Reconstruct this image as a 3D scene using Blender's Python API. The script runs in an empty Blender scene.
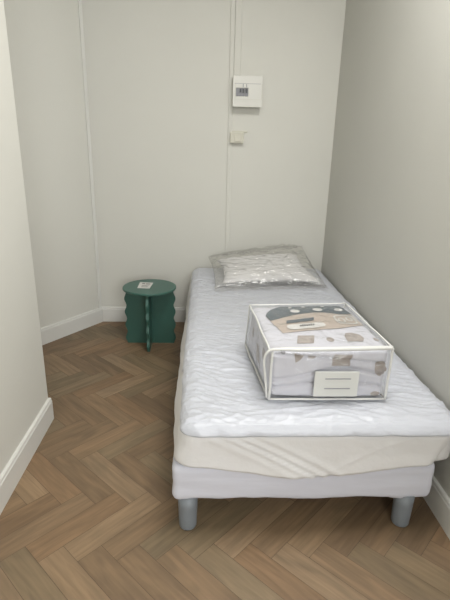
import bpy, bmesh, math, random
from mathutils import Vector, Matrix, noise
from mathutils.bvhtree import BVHTree
random.seed(7)
sc = bpy.context.scene
col = sc.collection

# ------------------------------------------------------------------ materials
def mat(name, color, rough=0.6, var=0.0, vscale=3.0, bump=0.0, bscale=40.0, stretch=(1, 1, 1), spec=0.5, color2=None,
        coat=0.0, sheen=0.0, metallic=0.0, bdist=0.002):
    m = bpy.data.materials.new(name); m.use_nodes = True
    nt = m.node_tree; b = nt.nodes['Principled BSDF']
    b.inputs['Base Color'].default_value = (*color, 1)
    b.inputs['Roughness'].default_value = rough
    b.inputs['Specular IOR Level'].default_value = spec
    b.inputs['Coat Weight'].default_value = coat
    b.inputs['Sheen Weight'].default_value = sheen
    b.inputs['Metallic'].default_value = metallic
    tc = nt.nodes.new('ShaderNodeTexCoord'); mp = nt.nodes.new('ShaderNodeMapping')
    mp.inputs['Scale'].default_value = stretch
    nt.links.new(tc.outputs['Object'], mp.inputs['Vector'])
    if var or color2:
        n = nt.nodes.new('ShaderNodeTexNoise'); n.inputs['Scale'].default_value = vscale; n.inputs['Detail'].default_value = 5
        nt.links.new(mp.outputs[0], n.inputs['Vector'])
        r = nt.nodes.new('ShaderNodeValToRGB')
        c2 = color2 or tuple(c * (1 - var) for c in color)
        r.color_ramp.elements[0].color = (*c2, 1); r.color_ramp.elements[0].position = .3
        r.color_ramp.elements[1].color = (*color, 1); r.color_ramp.elements[1].position = .65
        nt.links.new(n.outputs['Fac'], r.inputs['Fac']); nt.links.new(r.outputs['Color'], b.inputs['Base Color'])
    if bump:
        n2 = nt.nodes.new('ShaderNodeTexNoise'); n2.inputs['Scale'].default_value = bscale; n2.inputs['Detail'].default_value = 4
        nt.links.new(mp.outputs[0], n2.inputs['Vector'])
        bp = nt.nodes.new('ShaderNodeBump'); bp.inputs['Strength'].default_value = bump; bp.inputs['Distance'].default_value = bdist
        nt.links.new(n2.outputs['Fac'], bp.inputs['Height']); nt.links.new(bp.outputs[0], b.inputs['Normal'])
    return m

def film(name, haze=0.06, tint=(.93, .94, .95), gloss_rough=0.12, bscale=18, bstr=0.6, ior=1.45, boost=1.0):
    """thin clear plastic sheet: see-through, glossy, slightly milky"""
    m = bpy.data.materials.new(name); m.use_nodes = True
    nt = m.node_tree; nt.nodes.clear(); N = nt.nodes.new; L = nt.links.new
    out = N('ShaderNodeOutputMaterial'); tr = N('ShaderNodeBsdfTransparent'); gl = N('ShaderNodeBsdfGlossy'); df = N('ShaderNodeBsdfDiffuse')
    tr.inputs[0].default_value = (*tint, 1); gl.inputs['Roughness'].default_value = gloss_rough
    df.inputs[0].default_value = (.8, .8, .8, 1)
    ge = N('ShaderNodeNewGeometry'); dt = N('ShaderNodeVectorMath'); dt.operation = 'DOT_PRODUCT'; L(ge.outputs['Incoming'], dt.inputs[0])
    ab = N('ShaderNodeMath'); ab.operation = 'ABSOLUTE'; L(dt.outputs['Value'], ab.inputs[0])
    su = N('ShaderNodeMath'); su.operation = 'SUBTRACT'; su.inputs[0].default_value = 1; su.use_clamp = True; L(ab.outputs[0], su.inputs[1])
    pw = N('ShaderNodeMath'); pw.operation = 'POWER'; pw.inputs[1].default_value = 4.5; L(su.outputs[0], pw.inputs[0])
    mu = N('ShaderNodeMath'); mu.operation = 'MULTIPLY_ADD'; mu.inputs[1].default_value = .7; mu.inputs[2].default_value = .05*boost; mu.use_clamp = True
    L(pw.outputs[0], mu.inputs[0])
    m1 = N('ShaderNodeMixShader'); m1.inputs[0].default_value = haze; L(tr.outputs[0], m1.inputs[1]); L(df.outputs[0], m1.inputs[2])
    m2 = N('ShaderNodeMixShader'); L(mu.outputs[0], m2.inputs[0]); L(m1.outputs[0], m2.inputs[1]); L(gl.outputs[0], m2.inputs[2])
    L(m2.outputs[0], out.inputs[0])
    tc = N('ShaderNodeTexCoord'); n = N('ShaderNodeTexNoise'); n.inputs['Scale'].default_value = bscale; n.inputs['Detail'].default_value = 5
    n.inputs['Distortion'].default_value = 1.2
    L(tc.outputs['Object'], n.inputs['Vector'])
    bp = N('ShaderNodeBump'); bp.inputs['Strength'].default_value = bstr; bp.inputs['Distance'].default_value = .02
    L(n.outputs['Fac'], bp.inputs['Height'])
    for s in (gl, df): L(bp.outputs[0], s.inputs['Normal'])
    L(bp.outputs[0], dt.inputs[1])
    return m

WALL = (.660, .652, .600)
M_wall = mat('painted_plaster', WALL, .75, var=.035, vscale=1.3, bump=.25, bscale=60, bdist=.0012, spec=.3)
M_wall_shaded = mat('painted_plaster_shaded', (.575, .570, .528), .75, var=.03, vscale=1.5, bump=.3, bscale=55, bdist=.0012, spec=.3)  # darker copy of the wall paint; the right wall's shade is in its colour
M_ceil = mat('ceiling_paint', (.74, .74, .70), .85, var=.02)
M_trim = mat('trim_paint', (.70, .695, .66), .42, var=.02, vscale=4)
M_plast = mat('white_plastic', (.66, .65, .60), .4, var=.02)
M_cream = mat('cream_plastic', (.60, .58, .49), .45, var=.03)
M_dark = mat('dark_plastic', (.035, .035, .04), .4, var=.1)
M_grey = mat('grey_plastic', (.27, .27, .29), .4, var=.1, vscale=30)
M_sheet = mat('white_polycotton', (.535, .55, .60), .40, var=.02, vscale=6, bump=1.0, bscale=22, stretch=(.45, 1.5, 1), bdist=.006, sheen=.15)
M_cover = mat('ivory_cotton', (.70, .69, .685), .6, var=.03, vscale=5, bump=.6, bscale=9, stretch=(1, 1, 1.3), bdist=.01, sheen=.15)
M_base = mat('pale_lilac_cover', (.61, .615, .68), .65, var=.03, vscale=6, bump=.35, bscale=10, stretch=(.5, 1, 3), bdist=.006)
M_leg = mat('grey_painted_leg', (.20, .22, .24), .42, var=.06)
M_green = mat('green_lacquer', (.045, .125, .100), .36, var=.12, vscale=5, bump=.1, bscale=200)
M_paper = mat('card_stock', (.62, .61, .58), .5, var=.03)
M_ink = mat('grey_ink', (.16, .15, .15), .6, var=.3, vscale=60)
M_pillow = mat('pillow_cotton', (.88, .88, .91), .6, var=.02, bump=.3, bscale=14, bdist=.012, sheen=.2)
M_duvet = mat('duvet_cotton', (.64, .64, .70), .65, var=.03, vscale=7, bump=.5, bscale=16, bdist=.008, sheen=.2)
M_beige = mat('beige_print', (.43, .38, .35), .6, var=.3, vscale=60)
M_taupe = mat('taupe_card', (.52, .44, .38), .45, var=.04)
M_slate = mat('slate_card', (.085, .115, .14), .45, var=.18, vscale=30)
M_white = mat('white_card', (.70, .69, .67), .45, var=.02)
M_pipe = mat('white_piping', (.70, .70, .68), .4, var=.03)
M_label = mat('ivory_label', (.66, .665, .64), .5, var=.03)
M_film = film('clear_vinyl', haze=.05, tint=(.985, .985, .985), gloss_rough=.08, bscale=14, bstr=.7, boost=1.1)
M_film2 = film('crinkled_polythene', haze=.05, tint=(.99, .985, .975), gloss_rough=.08, bscale=11, bstr=1.1, boost=2.0)
M_ext = mat('window_paint', (.8, .8, .78), .4, var=.02)
M_glass = film('window_pane', haze=0.0, tint=(.97, .98, .98), gloss_rough=.0, bscale=1, bstr=0.0)

def wood():
    m = bpy.data.materials.new('oak_laminate'); m.use_nodes = True
    nt = m.node_tree; N = nt.nodes.new; L = nt.links.new; b = nt.nodes['Principled BSDF']
    b.inputs['Roughness'].default_value = .5; b.inputs['Specular IOR Level'].default_value = .4
    at = N('ShaderNodeAttribute'); at.attribute_name = 'plank'; at.attribute_type = 'GEOMETRY'
    uv = N('ShaderNodeUVMap'); uv.uv_map = 'UVMap'
    mp = N('ShaderNodeMapping'); mp.inputs['Scale'].default_value = (5, 70, 1); L(uv.outputs[0], mp.inputs[0])
    n = N('ShaderNodeTexNoise'); n.inputs['Scale'].default_value = 1.0; n.inputs['Detail'].default_value = 6; n.inputs['Distortion'].default_value = .6
    L(mp.outputs[0], n.inputs['Vector'])
    mp2 = N('ShaderNodeMapping'); mp2.inputs['Scale'].default_value = (3.0, 13, 1); L(uv.outputs[0], mp2.inputs[0])
    n2 = N('ShaderNodeTexNoise'); n2.inputs['Scale'].default_value = 1.0; n2.inputs['Detail'].default_value = 3; n2.inputs['Distortion'].default_value = 1.5
    L(mp2.outputs[0], n2.inputs['Vector'])
    r = N('ShaderNodeValToRGB'); r.color_ramp.elements[0].color = (.86, .85, .84, 1); r.color_ramp.elements[1].color = (1.07, 1.06, 1.05, 1)
    r.color_ramp.elements[0].position = .34; r.color_ramp.elements[1].position = .64
    L(n.outputs['Fac'], r.inputs[0])
    r2 = N('ShaderNodeValToRGB'); r2.color_ramp.elements[0].color = (.85, .85, .85, 1); r2.color_ramp.elements[1].color = (1.1, 1.08, 1.06, 1)
    r2.color_ramp.elements[0].position = .35; r2.color_ramp.elements[1].position = .65
    L(n2.outputs['Fac'], r2.inputs[0])
    a = N('ShaderNodeMix'); a.data_type = 'RGBA'; a.blend_type = 'MULTIPLY'; a.inputs[0].default_value = 1
    L(at.outputs['Color'], a.inputs[6]); L(r.outputs[0], a.inputs[7])
    c = N('ShaderNodeMix'); c.data_type = 'RGBA'; c.blend_type = 'MULTIPLY'; c.inputs[0].default_value = 1
    L(a.outputs[2], c.inputs[6]); L(r2.outputs[0], c.inputs[7]); L(c.outputs[2], b.inputs['Base Color'])
    bp = N('ShaderNodeBump'); bp.inputs['Strength'].default_value = .15; bp.inputs['Distance'].default_value = .001
    L(n.outputs['Fac'], bp.inputs['Height']); L(bp.outputs[0], b.inputs['Normal'])
    return m
M_wood = wood()
M_gap = mat('plank_gap', (.10, .07, .045), .8, var=.1)

# ------------------------------------------------------------------ helpers
def link(name, bm, m, parent=None, smooth=False, recalc=True):
    me = bpy.data.meshes.new(name)
    if recalc: bmesh.ops.recalc_face_normals(bm, faces=bm.faces)
    bm.to_mesh(me); bm.free()
    for mm in (m if isinstance(m, (list, tuple)) else [m]): me.materials.append(mm)
    if smooth:
        for p in me.polygons: p.use_smooth = True
    o = bpy.data.objects.new(name, me); col.objects.link(o)
    if parent is not None:
        o.parent = parent
        o.matrix_parent_inverse = Matrix.Translation(parent.location).inverted()
    return o
def thing(name, label, cat, loc, group=None):
    o = bpy.data.objects.new(name, None); col.objects.link(o); o.location = loc; o.empty_display_size = .05
    o['label'] = label; o['category'] = cat
    if group: o['group'] = group
    return o
def struct(o): o['kind'] = 'structure'; return o

def box(bm, x0, x1, y0, y1, z0, z1, bev=0.0, seg=2):
    r = bmesh.ops.create_cube(bm, size=1, matrix=Matrix.Translation(((x0+x1)/2, (y0+y1)/2, (z0+z1)/2)) @ Matrix.Diagonal((x1-x0, y1-y0, z1-z0, 1)))
    if bev:
        es = list({e for v in r['verts'] for e in v.link_edges})
        bmesh.ops.bevel(bm, geom=es, offset=bev, segments=seg, profile=.5, affect='EDGES')
def boxo(name, ext, m, parent=None, bev=0.0, smooth=False):
    bm = bmesh.new(); box(bm, *ext, bev=bev); return link(name, bm, m, parent, smooth)
def prism(bm, pts, z0, z1):
    """vertical prism from a floor outline"""
    a = [bm.verts.new((x, y, z0)) for x, y in pts]; b = [bm.verts.new((x, y, z1)) for x, y in pts]
    n = len(pts)
    for i in range(n): bm.faces.new((a[i], a[(i+1) % n], b[(i+1) % n], b[i]))
    bm.faces.new(a[::-1]); bm.faces.new(b)
def tube(bm, pts, rad, seg=10, cap=True, flat=1.0):
    pts = [Vector(p) for p in pts]; rings = []
    up = None
    for i, p in enumerate(pts):
        t = (pts[min(i+1, len(pts)-1)] - pts[max(i-1, 0)]).normalized()
        if up is None: up = t.orthogonal().normalized()
        up = (up - t*up.dot(t)).normalized(); sd = t.cross(up)
        r = rad(i/(len(pts)-1)) if callable(rad) else rad
        rings.append([bm.verts.new(p + up*math.cos(a)*r + sd*math.sin(a)*r*flat) for a in [2*math.pi*k/seg for k in range(seg)]])
    for A, B in zip(rings, rings[1:]):
        for k in range(seg): bm.faces.new((A[k], A[(k+1) % seg], B[(k+1) % seg], B[k]))
    if cap: bm.faces.new(rings[0][::-1]); bm.faces.new(rings[-1])
def smooth_path(pts, n=8):
    pts = [Vector(p) for p in pts]; P = [pts[0]] + pts + [pts[-1]]; out = []
    for i in range(1, len(P)-2):
        for k in range(n):
            t = k/n; a, b, c, d = P[i-1], P[i], P[i+1], P[i+2]
            out.append(.5*((2*b) + (c-a)*t + (2*a-5*b+4*c-d)*t*t + (3*b-a-3*c+d)*t**3))
    out.append(pts[-1]); return out
def fbm(x, y, z=0, o=4): return noise.fractal(Vector((x, y, z)), 1.0, 2.0, o)
def ridge(x, y, z=0): return (1 - abs(noise.noise(Vector((x, y, z)))))**3
def crease(x, y, z=0): return (1 - abs(noise.noise(Vector((x, y, z)))))**7

def roundbox_verts(lo, hi, r, nx, ny, nz, rz=None):
    """a finely gridded box whose edges and corners are rounded"""
    bm = bmesh.new(); key = {}
    rz = rz or r
    def V(i, j, k):
        if (i, j, k) not in key:
            x = lo[0] + (hi[0]-lo[0])*i/nx; y = lo[1] + (hi[1]-lo[1])*j/ny; z = lo[2] + (hi[2]-lo[2])*k/nz
            key[(i, j, k)] = bm.verts.new((x, y, z))
        return key[(i, j, k)]
    def F(*q): bm.faces.new([V(*a) for a in q])
    for i in range(nx):
        for j in range(ny):
            F((i, j, 0), (i, j+1, 0), (i+1, j+1, 0), (i+1, j, 0)); F((i, j, nz), (i+1, j, nz), (i+1, j+1, nz), (i, j+1, nz))
    for i in range(nx):
        for k in range(nz):
            F((i, 0, k), (i+1, 0, k), (i+1, 0, k+1), (i, 0, k+1)); F((i, ny, k), (i, ny, k+1), (i+1, ny, k+1), (i+1, ny, k))
    for j in range(ny):
        for k in range(nz):
            F((0, j, k), (0, j, k+1), (0, j+1, k+1), (0, j+1, k)); F((nx, j, k), (nx, j+1, k), (nx, j+1, k+1), (nx, j, k+1))
    R = (r, r, rz)
    for v in bm.verts:
        d = [0, 0, 0]
        for a in range(3):
            c = min(max(v.co[a], lo[a]+R[a]), hi[a]-R[a]); d[a] = (v.co[a]-c)/R[a]
        m = max(abs(q) for q in d); l = math.sqrt(sum(q*q for q in d))
        if l > 1e-6:
            for a in range(3):
                c = min(max(v.co[a], lo[a]+R[a]), hi[a]-R[a]); v.co[a] = c + d[a]*R[a]*m/l
    return bm

# ------------------------------------------------------------------ room shell
H = 2.62; YR = -5.9; XL = -1.592
boards = bmesh.new()
Wp, Lp, G = .0872, .3495, .0007
lay = boards.loops.layers.uv.new('UVMap'); cl = boards.loops.layers.float_color.new('plank')
O = Vector((-1.316, -2.046)); S = Vector((1, 1))/math.sqrt(2); T = Vector((1, -1))/math.sqrt(2)
tones = [(0.223, 0.152, 0.09), (0.249, 0.174, 0.105), (0.203, 0.139, 0.083), (0.223, 0.146, 0.084), (0.205, 0.152, 0.093), (0.26, 0.185, 0.114), (0.186, 0.127, 0.076), (0.212, 0.159, 0.098)]
def inside(x, y): return -2.75 < x < 1.85 and YR-.15 < y < .15
for row in range(-9, 18):
    for k in range(-80, 100):
        for kind in (0, 1):
            if kind == 0: s0, s1, t0, t1 = k*Wp, k*Wp+Lp, k*Wp, (k+1)*Wp
            else: s0, s1, t0, t1 = k*Wp, (k+1)*Wp, (k+1)*Wp, (k+1)*Wp+Lp
            s0 -= row*Lp; s1 -= row*Lp; t0 += row*Lp; t1 += row*Lp
            s0 += G; s1 -= G; t0 += G; t1 -= G
            q = [O+S*s+T*t for s, t in ((s0, t0), (s1, t0), (s1, t1), (s0, t1))]
            cx = sum(p.x for p in q)/4; cy = sum(p.y for p in q)/4
            if not inside(cx, cy): continue
            vs = [boards.verts.new((p.x, p.y, 0)) for p in q]
            f = boards.faces.new(vs)
            c = random.choice(tones); j = random.uniform(.90, 1.10); c = tuple(a*j for a in c)
            u0 = random.uniform(0, 50); v0 = random.uniform(0, 50)
            uvs = [(0, 0), (Lp, 0), (Lp, Wp), (0, Wp)] if kind == 0 else [(0, 0), (0, Wp), (Lp, Wp), (Lp, 0)]
            for lp, w in zip(f.loops, uvs): lp[lay].uv = (u0+w[0], v0+w[1]); lp[cl] = (*c, 1)
            if f.normal.z < 0: f.normal_flip()
vs = [boards.verts.new(p) for p in ((-2.9, YR-.3, -.0012), (1.95, YR-.3, -.0012), (1.95, .3, -.0012), (-2.9, .3, -.0012))]
f = boards.faces.new(vs); f.material_index = 1
vs = [boards.verts.new(p) for p in ((-2.9, YR-.3, -.06), (1.95, YR-.3, -.06), (1.95, .3, -.06), (-2.9, .3, -.06))]
boards.faces.new(vs[::-1]).material_index = 1
boards.normal_update()
for f in boards.faces:
    if f.calc_center_median().z > -.03 and f.normal.z < 0: f.normal_flip()
struct(link('floor', boards, [M_wood, M_gap], recalc=False))
struct(boxo('ceiling', (-2.9, 1.9, YR-.15, .15, H, H+.1), M_ceil))
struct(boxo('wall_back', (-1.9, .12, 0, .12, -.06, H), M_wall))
struct(boxo('wall_right', (0, .12, -3.45, 0, -.06, H), M_wall_shaded))
struct(boxo('wall_right_widening', (.12, 1.75, -3.45, -3.33, -.06, H), M_wall))  # unseen widening of the room, shaped so window light favours the left wall
struct(boxo('wall_right_rear', (1.75, 1.87, YR-.12, -3.33, -.06, H), M_wall))  # far side of the added widening
# angled wall leaving the back wall at (-1.617, 0)
D = Vector((-.302, -.435)).normalized(); Nn = Vector((-D.y, D.x))   # Nn points away from the room? fixed below
if Nn.x > 0: Nn = -Nn
A0 = Vector((-1.617, 0)); A1 = A0 + D*1.62
bm = bmesh.new(); prism(bm, [A0, A1, A1+Nn*.12, A0+Nn*.12+Vector((0, .1))], -.06, H); struct(link('wall_left_angled', bm, M_wall))
struct(boxo('wall_left', (-2.7, XL, YR-.12, -1.30, -.06, H), M_wall, bev=.002))

def baseboard(name, p0, p1, nrm, h=.112, t=.016, ends=(0, 0)):
    """moulded baseboard along p0->p1, standing out along nrm"""
    p0 = Vector(p0); p1 = Vector(p1); n = Vector(nrm).normalized()
    prof = [(0, 0), (t, 0), (t, h-.016), (t-.003, h-.012), (t-.003, h-.004), (t-.006, h), (0, h)]
    bm = bmesh.new(); rings = []
    for q, e in ((p0, ends[0]), (p1, ends[1])):
        d = (p1-p0).normalized()
        rings.append([bm.verts.new((q.x+n.x*a+d.x*a*e, q.y+n.y*a+d.y*a*e, z)) for a, z in prof])
    m = len(prof)
    for i in range(m): bm.faces.new((rings[0][i], rings[0][(i+1) % m], rings[1][(i+1) % m], rings[1][i]))
    bm.faces.new(rings[0]); bm.faces.new(rings[1][::-1])
    return struct(link(name, bm, M_trim))
baseboard('baseboard_back', (-1.617, 0), (0, 0), (0, -1))
baseboard('baseboard_right', (0, 0), (0, -3.45), (-1, 0), ends=(1, 0))
baseboard('baseboard_left', (XL, YR), (XL, -1.298), (1, 0))
baseboard('baseboard_left_angled', tuple(A0), tuple(A1), tuple(-Nn), ends=(.5, 0))
# narrow vertical batten in the corner between the angled wall and the back wall
bm = bmesh.new()
c0 = A0 - Nn*.0; q = [A0 + D*.008, A0 + D*.032, A0 + D*.032 - Nn*.008, A0 + D*.008 - Nn*.008]
prism(bm, q, .112, H); struct(link('trim_1', bm, M_trim))
# rear wall behind the camera with a tall French window
wx0, wx1, wz0, wz1 = -.85, 1.45, .9, 2.5
bm = bmesh.new()
box(bm, -2.7, wx0, YR-.12, YR, -.06, H); box(bm, wx1, 1.87, YR-.12, YR, -.06, H); box(bm, wx0, wx1, YR-.12, YR, -.06, wz0); box(bm, wx0, wx1, YR-.12, YR, wz1, H)
struct(link('wall_rear', bm, M_wall))
win = struct(thing('window_1', '', '', ((wx0+wx1)/2, YR, wz0))); del win['label']; del win['category']
bm = bmesh.new()
for a, b in ((wx0, wx0+.05), (wx1-.05, wx1), (.17, .23)): box(bm, a, b, YR-.09, YR-.03, wz0, wz1)
for a, b in ((wz0, wz0+.06), (wz1-.05, wz1)): box(bm, wx0, wx1, YR-.09, YR-.03, a, b)
link('window_frame', bm, M_ext, win)
boxo('pane', (wx0+.05, wx1-.05, YR-.064, YR-.06, wz0+.06, wz1-.05), M_glass, win)

# ------------------------------------------------------------------ wall fittings
t = boxo('cable_trunking', (-.713, -.685, -.009, -.0006, .113, H-.001), M_wall, bev=.003)
t['label'] = 'narrow full-height cable trunking running down the back wall behind the bed'; t['category'] = 'trunking'
t = boxo('cable_trunking', (-.684, -.642, -.011, -.0006, 1.69, H-.001), M_wall, bev=.003)
t['label'] = 'wider cable trunking rising from the top of the fuse box'; t['category'] = 'trunking'
fb = thing('fuse_box', 'white square fuse box with exposed breaker switches on the back wall', 'fuse box', (-.59, -.001, 1.50))
x0, x1, z0, z1, yf = -.690, -.505, 1.502, 1.682, -.072
bm = bmesh.new(); box(bm, x0, x1, -.052, -.001, z0, z1, bev=.006); link('housing', bm, M_plast, fb)
bm = bmesh.new()
# front cover with a rectangular cut-out over the breakers
ox0, ox1, oz0, oz1 = -.672, -.592, 1.563, 1.612
for e in ((x0, ox0, z0, z1), (ox1, x1, z0, z1), (ox0, ox1, z0, oz0), (ox0, ox1, oz1, z1)):
    box(bm, e[0], e[1], yf, -.052, e[2], e[3])
bmesh.ops.remove_doubles(bm, verts=bm.verts, dist=1e-5); link('front_cover', bm, M_plast, fb)
boxo('cover_seam', (x0+.010, x1-.008, yf-.0012, yf+.002, 1.6362, 1.6382), M_grey, fb)
bm = bmesh.new(); box(bm, -.628, -.624, yf-.004, yf+.002, 1.615, 1.634); box(bm, -.607, -.603, yf-.004, yf+.002, 1.615, 1.634); link('cover_catch', bm, M_grey, fb)
bm = bmesh.new()
for e in ((-.676, -.674, 1.545, 1.636), (-.506, -.504, 1.545, 1.636)): box(bm, e[0], e[1], yf-.0015, yf+.002, e[2], e[3])
box(bm, -.676, -.504, yf-.0015, yf+.002, 1.5445, 1.546); link('door_outline', bm, M_cream, fb)
for i, xx in enumerate((-.670, -.6515, -.633, -.6125)):
    br = boxo('breaker', (xx, xx+.0175, -.070, -.05, oz0+.002, oz1-.002), M_grey, fb, bev=.001)
    if i in (1, 3, 2):
        boxo('breaker_switch', (xx+.0045, xx+.0130, -.080, -.068, 1.582 if i > 1 else 1.586, 1.606), M_dark, fb, bev=.001)
sw = thing('light_switch', 'cream surface-mounted light switch below the fuse box', 'switch', (-.653, -.001, 1.28))
boxo('back_box', (-.699, -.608, -.034, -.001, 1.281, 1.350), M_cream, sw, bev=.004)
boxo('rocker', (-.673, -.622, -.038, -.033, 1.290, 1.338), M_cream, sw, bev=.003)
boxo('mounting_plate', (-.702, -.583, -.008, -.001, 1.348, 1.358), M_cream, sw, bev=.002)

# ------------------------------------------------------------------ bed base
BX0, BX1, BY0, BY1 = -.962, -.076, -1.994, -.045
bed = thing('bed_base', 'single divan bed base in a pale lilac-white cover on grey cylindrical legs', 'bed base', (-.52, -1.0, 0))
bm = roundbox_verts((BX0, BY0, .126), (BX1, BY1, .268), .022, 90, 120, 14)
for v in bm.verts:
    c = v.co; n = Vector((0, 0, 0))
    w = fbm(c.x*4, c.y*4, c.z*18, 3)*.003
    if c.y < BY0+.03: c.y -= w
    if c.x < BX0+.03: c.x -= w
    if c.z < .158:
        c.z += (fbm(c.x*5, c.y*5, 3, 3)*.010 - .002 + (-.004 if c.x > -.22 else 0)) * (.158-c.z)/.032
        if c.x > -.17 and c.y < -1.9: c.z += .004
link('upholstered_frame', bm, M_base, bed, True)
for lx in (-.911, -.156):
    for ly in (-1.962, -.12):
        bm = bmesh.new()
        R = lambda z: .0345 - .004*(1-z/.134)
        prof = [(.0, .0), (R(0)-.006, 0), (R(0)-.002, .0012), (R(0), .006)] + [(R(z), z) for z in (.03, .06, .09, .134)] + [(0, .134)]
        seg = 28; rings = []
        for r, z in prof: rings.append([bm.verts.new((lx+math.cos(a)*r, ly+math.sin(a)*r, z)) for a in [2*math.pi*k/seg for k in range(seg)]])
        for A, B in zip(rings, rings[1:]):
            for k in range(seg): bm.faces.new((A[k], A[(k+1) % seg], B[(k+1) % seg], B[k]))
        bmesh.ops.remove_doubles(bm, verts=bm.verts, dist=1e-5)
        link('leg', bm, M_leg, bed, True)

# ------------------------------------------------------------------ mattress with its loose ivory cover
MX0, MX1, MY0, MY1, MZ = -.943, -.024, -2.008, -.035, .432
mt = thing('mattress', 'thick single mattress in a loose ivory cover on the divan base', 'mattress', (-.48, -1.0, .268))
link('core', roundbox_verts((MX0+.01, MY0+.012, .2685), (MX1-.01, MY1-.01, MZ-.012), .03, 20, 30, 6), M_cover, mt, True)
def skirt(lo, hi, r, hem, nx, ny, nz, disp, name, m, parent, thick=.002):
    """rounded top sheet that hangs down the sides to a hem; hem(x, y) gives its height"""
    bm = roundbox_verts((lo[0], lo[1], lo[2]), (hi[0], hi[1], hi[2]), r, nx, ny, nz, rz=r*.8)
    bmesh.ops.delete(bm, geom=[f for f in bm.faces if all(abs(v.co.z-lo[2]) < r*.8 + 1e-4 and v.co.z < lo[2]+r*.79 for v in f.verts)], context='FACES')
    bmesh.ops.delete(bm, geom=[v for v in bm.verts if not v.link_faces], context='VERTS')
    zt = hi[2]-r*.8; zl = min(v.co.z for v in bm.verts)
    for v in bm.verts:
        if v.co.z < zt:
            s = (zt-v.co.z)/(zt-zl); v.co.z = zt - s*(zt-hem(v.co.x, v.co.y))
    bm.normal_update(); off = []
    for v in bm.verts: off.append(disp(v.co, v.normal))
    for v, d in zip(bm.verts, off): v.co += d
    o = link(name, bm, m, parent, True)
    md = o.modifiers.new('thickness', 'SOLIDIFY'); md.thickness = thick; md.offset = -1
    return o
def gauss(x, c, s): return math.exp(-((x-c)/s)**2)
def cover_hem(x, y):
    z = .262
    if y < MY0+.06:
        z = .286 - .046*gauss(x, -.57, .22) - .022*gauss(x, -.30, .16) + .006*fbm(x*6, 0, 0, 2)
    return z
def bulge(y): t_ = max(0, min(1, (y+1.95)/.5)); return .013*t_*t_*(3-2*t_)
def cover_disp(c, n):
    d = 0
    if c.y < MY0+.05:                       # front: diagonal pleats fanning from the left corner
        u = (c.z-.385); s = (c.x+.90) + u*1.9
        pf = max(0, min(1, (c.x+.93)/.1))
        d += pf*(.0055*gauss(s, .12, .012) - .004*gauss(s, .145, .008) + .005*gauss(s, .17, .011) - .003*gauss(s, .20, .010) + .004*gauss(s, .235, .016) + .003*gauss(s, .06, .02))
        s2 = (c.x+.06) - u*2.0 + .02*fbm(c.x*5, c.z*5, 1, 2)
        d += .0014*gauss(s2, -.13, .018)  + .002*fbm(c.x*5, c.z*9, 3, 3)
        low = max(0, min(1, (.32-c.z)/.08))
        d += .010*low*(.5+fbm(c.x*4, 0, 7, 2))
    elif c.x < MX0+.05 and c.z < .40:
        d += .008*fbm(c.y*5, c.z*8, 2, 3) + .006
    o = n*d if c.z < .41 else Vector((0, 0, 0))
    if c.x > MX1-.5: o.x -= .060*max(0, min(1, (.39-c.z)/.11))*max(0, min(1, (c.x-MX1+.5)/.5))
    if c.x < MX0+.1: o.x += (.022*max(0, min(1, (c.z-.30)/.09)) - .009 - bulge(c.y)*.7)*max(0, min(1, (MX0+.1-c.x)/.09))
    return o
skirt((MX0-.004, MY0-.004, .20), (MX1+.002, MY1, MZ-.006), .062, cover_hem, 150, 160, 26, cover_disp, 'loose_cover', M_cover, mt)
# ------------------------------------------------------------------ white topper sheet
def sheet_hem(x, y):
    z = .392 + .003*fbm(x*9, y*9, 1, 2)
    if x < MX0+.08: z += .022*gauss(y, MY0, .10)*max(0, min(1, (MX0+.08-x)/.08))
    return z
def wr(x, y):
    """wrinkle height field on top of the sheet"""
    wx = x + .03*fbm(x*3, y*3, 5, 2); wy = y + .06*x + .05*fbm(x*2.2, y*2.2, 9, 3)
    a = ridge(wx*2.6, wy*15, 1); b = crease(wx*6+3, wy*32+wx*7, 4); c = crease(wx*7, wy*9, 8)
    e = .6 + .8*noise.noise(Vector((x*3, y*3, 20)))
    g = crease(wx*9-wy*5, wy*16, 14); h_ = crease(wx*14+wy*9, wy*30-wx*8, 17)
    return .0026*a*e + (.0034*b + .0020*c)*(.7+e) + .0032*g*e + .0024*h_ - .0065
def sheet_disp(c, n):
    f = max(0, min(1, (c.z-.405)/.02))
    d = wr(c.x, c.y)*f*(.35 if n.y < -.5 else 1)
    if c.z < .43: d += .0035*fbm(c.x*14 + c.z*8, c.y*14, c.z*10, 3)*(1-f*.5) + .002*(ridge(c.x*9+c.z*12, c.y*9, 2))
    o = n*d
    if c.x < MX0+.1: o.x += (.016 - bulge(c.y)*.7)*max(0, min(1, (MX0+.1-c.x)/.07))
    return o
skirt((MX0-.009, MY0-.009, .35), (MX1+.006, MY1+.003, .441), .058, sheet_hem, 190, 390, 20, sheet_disp, 'mattress_protector', M_sheet, None, .0015)
o = bpy.data.objects['mattress_protector']
o['label'] = 'crinkled white sheet stretched over the top of the mattress'; o['category'] = 'bed sheet'

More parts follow.
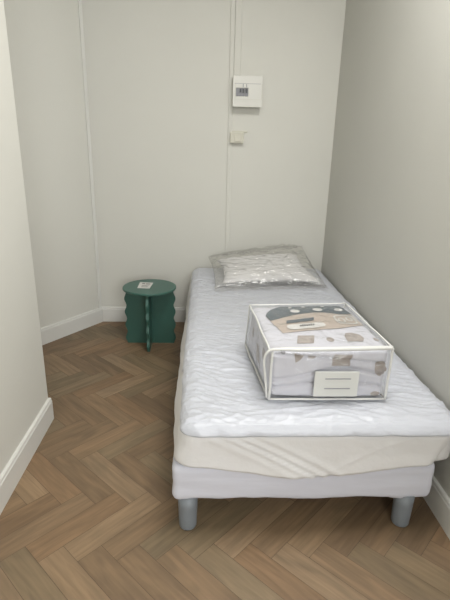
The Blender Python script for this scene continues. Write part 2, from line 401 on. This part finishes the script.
# ------------------------------------------------------------------ side table
TX, TY, TH, TR = -1.212, -.392, .393, .171
st = thing('side_table', 'dark green round side table with wavy-edged crossed panel legs', 'side table', (TX, TY, 0))
bm = bmesh.new(); seg = 64; rings = []
for r, z in [(0, TH-.015), (TR-.003, TH-.015), (TR-.001, TH-.013), (TR, TH-.011), (TR, TH-.005), (TR-.001, TH-.002), (TR-.005, TH), (0, TH)]:
    rings.append([bm.verts.new((TX+math.cos(a)*r, TY+math.sin(a)*r, z)) for a in [2*math.pi*k/seg for k in range(seg)]])
for A, B in zip(rings, rings[1:]):
    for k in range(seg): bm.faces.new((A[k], A[(k+1) % seg], B[(k+1) % seg], B[k]))
bmesh.ops.remove_doubles(bm, verts=bm.verts, dist=1e-5)
link('tabletop', bm, M_green, st)
def wavy_panel(ang, name):
    bm = bmesh.new(); n = 64; hz = TH-.0155; th = .0095
    def hw(z): return .161 - .0062*math.cos(2*math.pi*z/(hz/4.2) + .4) - .002
    L_ = [(-hw(hz*i/n), hz*i/n) for i in range(n+1)]; R_ = [(hw(hz*i/n), hz*i/n) for i in range(n+1)]
    ca, sa = math.cos(ang), math.sin(ang)
    def P(u, w, z): return (TX+u*ca-w*sa, TY+u*sa+w*ca, z)
    rows = []
    for i in range(n+1):
        a, z = L_[i]; b = R_[i][0]
        rows.append([bm.verts.new(P(*q)) for q in ((a, -th+.002, z), (a+.002, -th, z), (b-.002, -th, z), (b, -th+.002, z), (b, th-.002, z), (b-.002, th, z), (a+.002, th, z), (a, th-.002, z))])
    for A, B in zip(rows, rows[1:]):
        for k in range(8): bm.faces.new((A[k], A[(k+1) % 8], B[(k+1) % 8], B[k]))
    bm.faces.new(rows[0][::-1]); bm.faces.new(rows[-1])
    return link(name, bm, M_green, st)
wavy_panel(.0, 'leg_panel'); wavy_panel(math.pi/2, 'leg_panel')
# small printed card on the table
cd = thing('printed_card', 'small square white card with a grey print on the green side table', 'card', (-1.243, -.375, TH))
bm = bmesh.new(); q = [(-1.284, -.438), (-1.206, -.446), (-1.196, -.322), (-1.283, -.312)]
prism(bm, q, TH+.0004, TH+.0030); link('sheet', bm, M_paper, cd)
bm = bmesh.new()
for a in ((-1.266, -1.246, -.352, -.336), (-1.240, -1.212, -.360, -.344), (-1.262, -1.216, -.386, -.380), (-1.262, -1.226, -.402, -.397), (-1.262, -1.218, -.42, -.415)):
    box(bm, a[0], a[1], a[2], a[3], TH+.0030, TH+.0034)
link('print', bm, M_ink, cd)

# ------------------------------------------------------------------ pillow in plastic
SZ = .4475
C = {'FL': Vector((-.80, -.635, SZ+.004)), 'FR': Vector((-.105, -.56, SZ+.004)), 'BL': Vector((-.834, -.105, .520)), 'BR': Vector((-.178, -.10, .606))}
def bil(C, u, v):
    a = (u+1)/2; b = (v+1)/2
    return (C['FL']*(1-a)+C['FR']*a)*(1-b) + (C['BL']*(1-a)+C['BR']*a)*b
def cushion(C, t, nu, nv, pin, wfun, zmin, pw=.5):
    bm = bmesh.new(); G_ = {}
    for s in (1, -1):
        for i in range(nu+1):
            for j in range(nv+1):
                u = -1+2*i/nu; v = -1+2*j/nv
                edge = i in (0, nu) or j in (0, nv)
                if s == -1 and edge: G_[(s, i, j)] = G_[(1, i, j)]; continue
                uu = u*(1-pin*(1-u*u)*0) * (1 - pin*(1-v*v)*abs(u)**3); vv = v*(1 - pin*(1-u*u)*abs(v)**3)
                p = bil(C, uu, vv)
                h = t*max(0, (1-u**4)*(1-v**4))**pw
                p = p + Vector((0, 0, 1))*h*(s if s > 0 else .9)
                w = wfun(u, v, s); p.z += w
                p.z = max(p.z, zmin + .0006*(s+1))
                G_[(s, i, j)] = bm.verts.new(p)
        for i in range(nu):
            for j in range(nv):
                a = [G_[(s, i, j)], G_[(s, i+1, j)], G_[(s, i+1, j+1)], G_[(s, i, j+1)]]
                bm.faces.new(a if s > 0 else a[::-1])
    return bm
pb = thing('plastic_pillow_bag', 'clear crinkled plastic bag wrapped around the pillow at the bed head', 'plastic bag', (-.48, -.35, SZ))
wf = lambda u, v, s: (.012*(ridge(u*4+v*2, v*5-u, 3*s)-.5) + .008*fbm(u*6, v*7, s, 3)) * (1 if s > 0 else .3) + .012*fbm(u*3, v*3, 11, 2)*max(abs(u), abs(v))**4
link('film', cushion(C, .060, 110, 80, .05, wf, SZ, .45), M_film2, pb, True)
bm = bmesh.new()                                        # crimped sealed hem of the bag along the front and right edges
pts = []
for i in range(61):
    u = -1+2*i/60; p = bil(C, u, -1); pts.append((p, u))
rows = []
for p, u in pts:
    z = SZ+.006+.006*abs(fbm(u*8, 1, 4, 3)); rows.append([bm.verts.new((p.x, p.y+.02, z+.006)), bm.verts.new((p.x, p.y-.005, z+.003*ridge(u*9, 0, 1))), bm.verts.new((p.x+.004, p.y-.032+.010*fbm(u*5, 2, 2, 2), SZ+.003+.010*abs(fbm(u*11, 5, 2, 3))))])
for A, B in zip(rows, rows[1:]):
    for k in range(2): bm.faces.new((A[k], B[k], B[k+1], A[k+1]))
link('sealed_hem', bm, M_film2, pb, True)
Cp = {'FL': Vector((-.752, -.560, SZ+.016)), 'FR': Vector((-.130, -.515, SZ+.016)), 'BL': Vector((-.775, -.16, .512)), 'BR': Vector((-.225, -.15, .560))}
wf2 = lambda u, v, s: .006*fbm(u*3, v*3, s+4, 3)
pl = link('pillow', cushion(Cp, .050, 60, 44, .10, wf2, SZ+.003, .55), M_pillow, None, True)
pl['label'] = 'white pillow sealed inside the clear plastic bag at the bed head'; pl['category'] = 'pillow'

# ------------------------------------------------------------------ duvet in zipped vinyl bag
K = {(0, 0, 0): (-.643, -1.885, SZ), (1, 0, 0): (-.242, -1.885, SZ), (0, 1, 0): (-.682, -1.435, SZ), (1, 1, 0): (-.268, -1.425, SZ),
     (0, 0, 1): (-.652, -1.893, .636), (1, 0, 1): (-.240, -1.880, .640), (0, 1, 1): (-.671, -1.456, .638), (1, 1, 1): (-.262, -1.425, .638)}
K = {k: Vector(v) for k, v in K.items()}
def tri(a, b, c):
    p = Vector((0, 0, 0))
    for (i, j, k), v in K.items(): p += v*((a if i else 1-a)*(b if j else 1-b)*(c if k else 1-c))
    return p
def bagbox(inset, r, n, bulge, wfun):
    bm = roundbox_verts((inset, inset, inset*2), (1-inset, 1-inset, 1-inset*2), r, n[0], n[1], n[2], rz=r*1.6)
    nn = {}
    bm.normal_update()
    for v in bm.verts:
        a, b, c = v.co
        sb = lambda t_: 4*t_*(1-t_)
        v.co = tri(a, b, c); m_ = v.normal.copy()
        d = bulge*(sb(b)*sb(c) if abs(m_.x) > .7 else sb(a)*sb(c) if abs(m_.y) > .7 else sb(a)*sb(b))
        if m_.z < -.5: d = 0
        v.co += m_*(d + wfun(v.co, m_))
        v.co.z = max(v.co.z, SZ + .0005 + (.004 if inset > .01 else 0))
    return bm
dv_b = bagbox(.012, .06, (60, 60, 34), .004, lambda c, n: .005*fbm(c.x*9, c.y*9, c.z*14, 3)*(.35 if n.z > .6 else 1) - (.013*(gauss(c.z, .545+.018*math.sin(c.x*14+1)+.02*(c.x+.4), .006)+gauss(c.z, .500+.014*math.sin(c.x*11), .006)+gauss(c.z, .590-.10*(c.x+.35), .005)) if n.y < -.6 else 0))
bvh = BVHTree.FromBMesh(dv_b)
dv = link('duvet', dv_b, M_duvet, None, True)
dv['label'] = 'folded white duvet with beige patterned print packed inside the vinyl bag'; dv['category'] = 'duvet'
bag = thing('duvet_storage_bag', 'clear vinyl zipped bag with white piping standing on the bed', 'storage bag', (-.45, -1.65, SZ))
fl = bagbox(.0, .035, (40, 40, 22), .010, lambda c, n: .004*fbm(c.x*11, c.y*11, c.z*16, 3)*(1 if n.z < .7 else .35))
link('clear_panel', fl, M_film, bag, True)
def k3(*q): return [K[a] for a in q]
def pipe(path, r=.0042, name='piping', m=None, n=10, wob=.0015, flat=1.0):
    pts = []
    for a, b in zip(path, path[1:]):
        for i in range(n): pts.append(a.lerp(b, i/n))
    pts.append(path[-1])
    pts = [p + Vector((fbm(p.x*12, p.y*12, p.z*12, 2), fbm(p.y*12, p.z*12, 3, 2), 0.6*abs(fbm(p.z*12, p.x*12, 7, 2))))*wob*2 for p in pts]
    bm = bmesh.new(); tube(bm, pts, r, 10, flat=flat); return link(name, bm, m or M_pipe, bag, True)
up = Vector((0, 0, .0045))
pipe([K[(0, 0, 0)]+up, K[(1, 0, 0)]+up, K[(1, 1, 0)]+up, K[(0, 1, 0)]+up, K[(0, 0, 0)]+up], .0038)
pipe([K[(0, 1, 1)], K[(1, 1, 1)]], .0030)
pipe([K[(0, 0, 1)]+Vector((.004, .004, -.002)), K[(0, 1, 1)]], .0034)
pipe([K[(1, 0, 1)], K[(1, 1, 1)]], .0034)
pipe([K[(1, 0, 0)]+up, K[(1, 0, 1)]], .0045)
pipe([K[(0, 0, 0)]+up, K[(0, 0, 1)]+Vector((.014, -.002, -.008))], .0045)
pipe([K[(1, 1, 0)]+up, K[(1, 1, 1)]], .0032)
pipe([K[(0, 1, 0)]+up, K[(0, 1, 1)]], .0032)
# zip running up the front left corner and along the top front edge
zp = smooth_path([K[(0, 0, 0)]+Vector((-.004, .006, .008)), Vector((-.655, -1.885, .52)), Vector((-.664, -1.888, .595)), Vector((-.655, -1.893, .630)), Vector((-.625, -1.896, .641)), Vector((-.54, -1.894, .640)), Vector((-.38, -1.889, .641)), K[(1, 0, 1)]+Vector((.0, 0, .001))], 8)
bm = bmesh.new(); tube(bm, zp, lambda t_: .0042+.0034*min(1, max(0, (t_-.5)*5)), 10); link('zip', bm, M_pipe, bag, True)
bm = bmesh.new(); box(bm, -.612, -.600, -1.908, -1.898, .628, .638, bev=.002); link('zip_slider', bm, M_grey, bag)
# carrying label with two slots
lb = bmesh.new()
def yf_at(x, z): 
    h = bvh.ray_cast(Vector((x, -2.2, z)), Vector((0, 1, 0))); return h[0].y if h[0] else -1.88
LX0, LX1, LZ0, LZ1 = -.497, -.349, .474, .566
box(lb, LX0, LX1, -1.9065, -1.9025, LZ0, LZ1, bev=.0015); lab = link('handle_label', lb, M_label, bag)
for zc in (.541, .505):
    boxo('handle_slot', (-.462, -.376, -1.9085, -1.9062, zc-.0022, zc+.0015), M_grey, lab, bev=.001)

# printed card under the top vinyl, and prints on the duvet (thin patches that follow the surface)
def patch(name, outline, m, parent, axis='z', off=.0012, step=.006, label=None):
    """fill an outline with a fine grid and lay it on the duvet"""
    xs = [p[0] for p in outline]; ys = [p[1] for p in outline]
    bm = bmesh.new(); vs = [bm.verts.new((x, y, 0)) for x, y in outline]; f = bm.faces.new(vs)
    for ax, (a, b) in enumerate(((min(xs), max(xs)), (min(ys), max(ys)))):
        n = max(1, int((b-a)/step))
        for i in range(1, n):
            c = a+(b-a)*i/n; co = (c, 0, 0) if ax == 0 else (0, c, 0); no = (1, 0, 0) if ax == 0 else (0, 1, 0)
            bmesh.ops.bisect_plane(bm, geom=bm.verts[:]+bm.edges[:]+bm.faces[:], plane_co=co, plane_no=no)
    for v in bm.verts:
        a, b = v.co.x, v.co.y
        if axis == 'z': h = bvh.ray_cast(Vector((a, b, .9)), Vector((0, 0, -1))); z = max(h[0].z if h[0] else .62, .60); v.co = (a, b, z+off)
        elif axis == 'y': h = bvh.ray_cast(Vector((a, -2.2, b)), Vector((0, 1, 0))); y = h[0].y if h[0] else -1.87; v.co = (a, y-off, b)
        else: h = bvh.ray_cast(Vector((-1.0, a, b)), Vector((1, 0, 0))); x = h[0].x if h[0] else -.64; v.co = (x-off, a, b)
    bmesh.ops.triangulate(bm, faces=bm.faces)
    o = link(name, bm, m, parent, False, recalc=False)
    md = o.modifiers.new('thickness', 'SOLIDIFY'); md.thickness = .0005; md.offset = 1
    if label: o['label'] = label
    return o
def ell(cx, cy, rx, ry, n=24, rot=0):
    return [(cx+rx*math.cos(a)*math.cos(rot)-ry*math.sin(a)*math.sin(rot), cy+rx*math.cos(a)*math.sin(rot)+ry*math.sin(a)*math.cos(rot)) for a in [2*math.pi*k/n for k in range(n)]]
def ring_poly(name, cx, cy, rx, ry, w, m, parent, off, sq=False):
    bm = bmesh.new(); n = 28; V_ = []
    for k in range(n):
        a = 2*math.pi*k/n; ca, sa = math.cos(a), math.sin(a)
        e = .45 if sq else 1
        ux = math.copysign(abs(ca)**e, ca); uy = math.copysign(abs(sa)**e, sa)
        row = []
        for q in (1, 0):
            x = cx+ux*(rx-(0 if q else w)); y = cy+uy*(ry-(0 if q else w))
            h = bvh.ray_cast(Vector((x, y, .9)), Vector((0, 0, -1))); row.append(bm.verts.new((x, y, h[0].z+off)))
        V_.append(row)
    for k in range(n): bm.faces.new((V_[k][0], V_[(k+1) % n][0], V_[(k+1) % n][1], V_[k][1]))
    o = link(name, bm, m, parent); md = o.modifiers.new('thickness', 'SOLIDIFY'); md.thickness = .0004; md.offset = 1
    return o
insert = thing('product_insert_card', 'taupe and slate printed insert card under the top of the vinyl bag', 'card', (-.43, -1.6, .62))
card = [(-.583, -1.752), (-.47, -1.726), (-.367, -1.708), (-.266, -1.668), (-.277, -1.560), (-.292, -1.475), (-.306, -1.446), (-.36, -1.444), (-.44, -1.450), (-.506, -1.460), (-.55, -1.474), (-.588, -1.505), (-.612, -1.545), (-.622, -1.58), (-.611, -1.634)]
patch('card_sheet', card, M_taupe, insert, off=.0025)
slate = [(-.611, -1.634), (-.571, -1.611), (-.52, -1.578), (-.467, -1.556), (-.42, -1.543), (-.384, -1.541), (-.35, -1.552), (-.325, -1.560), (-.277, -1.556), (-.292, -1.475), (-.306, -1.446), (-.36, -1.444), (-.44, -1.450), (-.506, -1.460), (-.55, -1.474), (-.588, -1.505), (-.612, -1.545), (-.622, -1.58)]
patch('dark_band', slate, M_slate, insert, off=.0040, label='wavy slate blue band')
for cx, cy, rx, ry in ((-.500, -1.533, .019, .018), (-.404, -1.512, .020, .018), (-.318, -1.509, .017, .016), (-.512, -1.490, .007, .006), (-.455, -1.478, .008, .006), (-.375, -1.470, .008, .005)):
    patch('white_spot', ell(cx, cy, rx, ry, 20), M_white, insert, off=.0055)
patch('dark_bar', [(-.556, -1.668), (-.446, -1.634), (-.440, -1.604), (-.551, -1.638)], M_slate, insert, off=.0055, step=.01)
def pill(a, b, r, n=10):
    a = Vector(a); b = Vector(b); d = (b-a).normalized(); p = Vector((-d.y, d.x)); out = []
    for k in range(n+1): t_ = -math.pi/2+math.pi*k/n; out.append(tuple(b + d*math.cos(t_)*r + p*math.sin(t_)*r))
    for k in range(n+1): t_ = math.pi/2+math.pi*k/n; out.append(tuple(a + d*math.cos(t_)*r + p*math.sin(t_)*r))
    return out
patch('white_pill', pill((-.538, -1.704), (-.436, -1.680), .023), M_white, insert, off=.0055, step=.01)
for i in range(7):                                          # the small dark lettering, too blurred to read
    x = -.512+i*.0085; y = -1.702+i*.0022
    patch('lettering', [(x, y), (x+.0055, y+.001), (x+.006, y+.016+.005*(i % 3)), (x+.001, y+.013)], M_dark, insert, off=.0068, step=.02)
ring_poly('logo_outline', -.322, -1.622, .040, .046, .006, M_label, insert, .0055, sq=True)
ring_poly('logo_digit', -.338, -1.630, .014, .026, .006, M_label, insert, .0055)
ring_poly('logo_digit', -.306, -1.616, .013, .024, .006, M_label, insert, .0055)
# prints on the duvet itself
patch('beige_motif', [(-.549, -1.836), (-.491, -1.835), (-.475, -1.772), (-.534, -1.773)], M_beige, dv)
patch('beige_motif', [(-.372, -1.822), (-.316, -1.818), (-.306, -1.790), (-.312, -1.762), (-.335, -1.745), (-.358, -1.748), (-.370, -1.775)], M_beige, dv)
patch('beige_motif', ell(-.428, -1.806, .013, .018, 12), M_beige, dv)
patch('beige_motif', ell(-.266, -1.802, .010, .014, 12), M_beige, dv)
patch('beige_motif', [(-.438, .577), (-.376, .574), (-.370, .616), (-.432, .618)], M_beige, dv, 'y')
patch('beige_motif', ell(-.268, .563, .022, .030, 20, .3), M_beige, dv, 'y')
patch('beige_motif', [(-.565, .622), (-.530, .609), (-.560, .588)], M_beige, dv, 'y')
patch('beige_motif', ell(-.415, .462, .035, .007, 16), M_beige, dv, 'y')
patch('beige_motif', ell(-.278, .470, .016, .010, 16), M_beige, dv, 'y')
patch('beige_motif', ell(-.505, .607, .014, .006, 12), M_beige, dv, 'y')
patch('beige_motif', ell(-1.79, .575, .022, .022, 16), M_beige, dv, 'x')
patch('beige_motif', [(-1.72, .50), (-1.67, .50), (-1.66, .56), (-1.71, .565)], M_beige, dv, 'x')
patch('beige_motif', ell(-1.83, .51, .018, .014, 16), M_beige, dv, 'x')
patch('beige_motif', ell(-1.58, .57, .022, .018, 16), M_beige, dv, 'x')

# ------------------------------------------------------------------ camera
cd_ = bpy.data.cameras.new('camera'); cam = bpy.data.objects.new('camera', cd_); col.objects.link(cam)
cd_.sensor_fit = 'VERTICAL'; cd_.sensor_height = 24; cd_.lens = 457.84*24/600; cd_.clip_start = .02
F = Vector((0.04662321, 0.94730181, -0.31693148)); R = Vector((0.99887001, -0.04128432, 0.02354394)); U = Vector((-0.00921892, 0.31767104, 0.94815617))
Mx = Matrix((R, U, -F)).transposed().to_4x4(); Mx.translation = Vector((-0.86327, -3.2358, 1.25518)); cam.matrix_world = Mx
sc.camera = cam

# ------------------------------------------------------------------ light: overcast daylight through the window behind the camera, plus an added ceiling fill
w = bpy.data.worlds.new('overcast_sky'); sc.world = w; w.use_nodes = True
bg = w.node_tree.nodes['Background']; bg.inputs[0].default_value = (.93, .97, 1.0, 1); bg.inputs[1].default_value = 2.5
al = bpy.data.lights.new('window_daylight', 'AREA'); al.shape = 'RECTANGLE'; al.size = wx1-wx0-.1; al.size_y = wz1-wz0-.12
al.energy = 88; al.color = (.98, .99, 1.0)
ao = bpy.data.objects.new('window_daylight', al); col.objects.link(ao); ao.location = ((wx0+wx1)/2, YR-.02, (wz0+wz1)/2); ao.rotation_euler = (math.pi/2, 0, 0)
cl_ = bpy.data.lights.new('added_ceiling_fill', 'AREA'); cl_.shape = 'DISK'; cl_.size = .9; cl_.energy = 35; cl_.color = (1.0, .985, .96)  # unseen fill without a fitting, added to light the bed and walls from above
co = bpy.data.objects.new('added_ceiling_fill', cl_); col.objects.link(co); co.location = (-.42, -1.95, H-.03)
vs_ = sc.view_settings; vs_.view_transform = 'Standard'; vs_.look = 'None'; vs_.gamma = 1; vs_.use_curve_mapping = False; vs_.exposure = -0.07
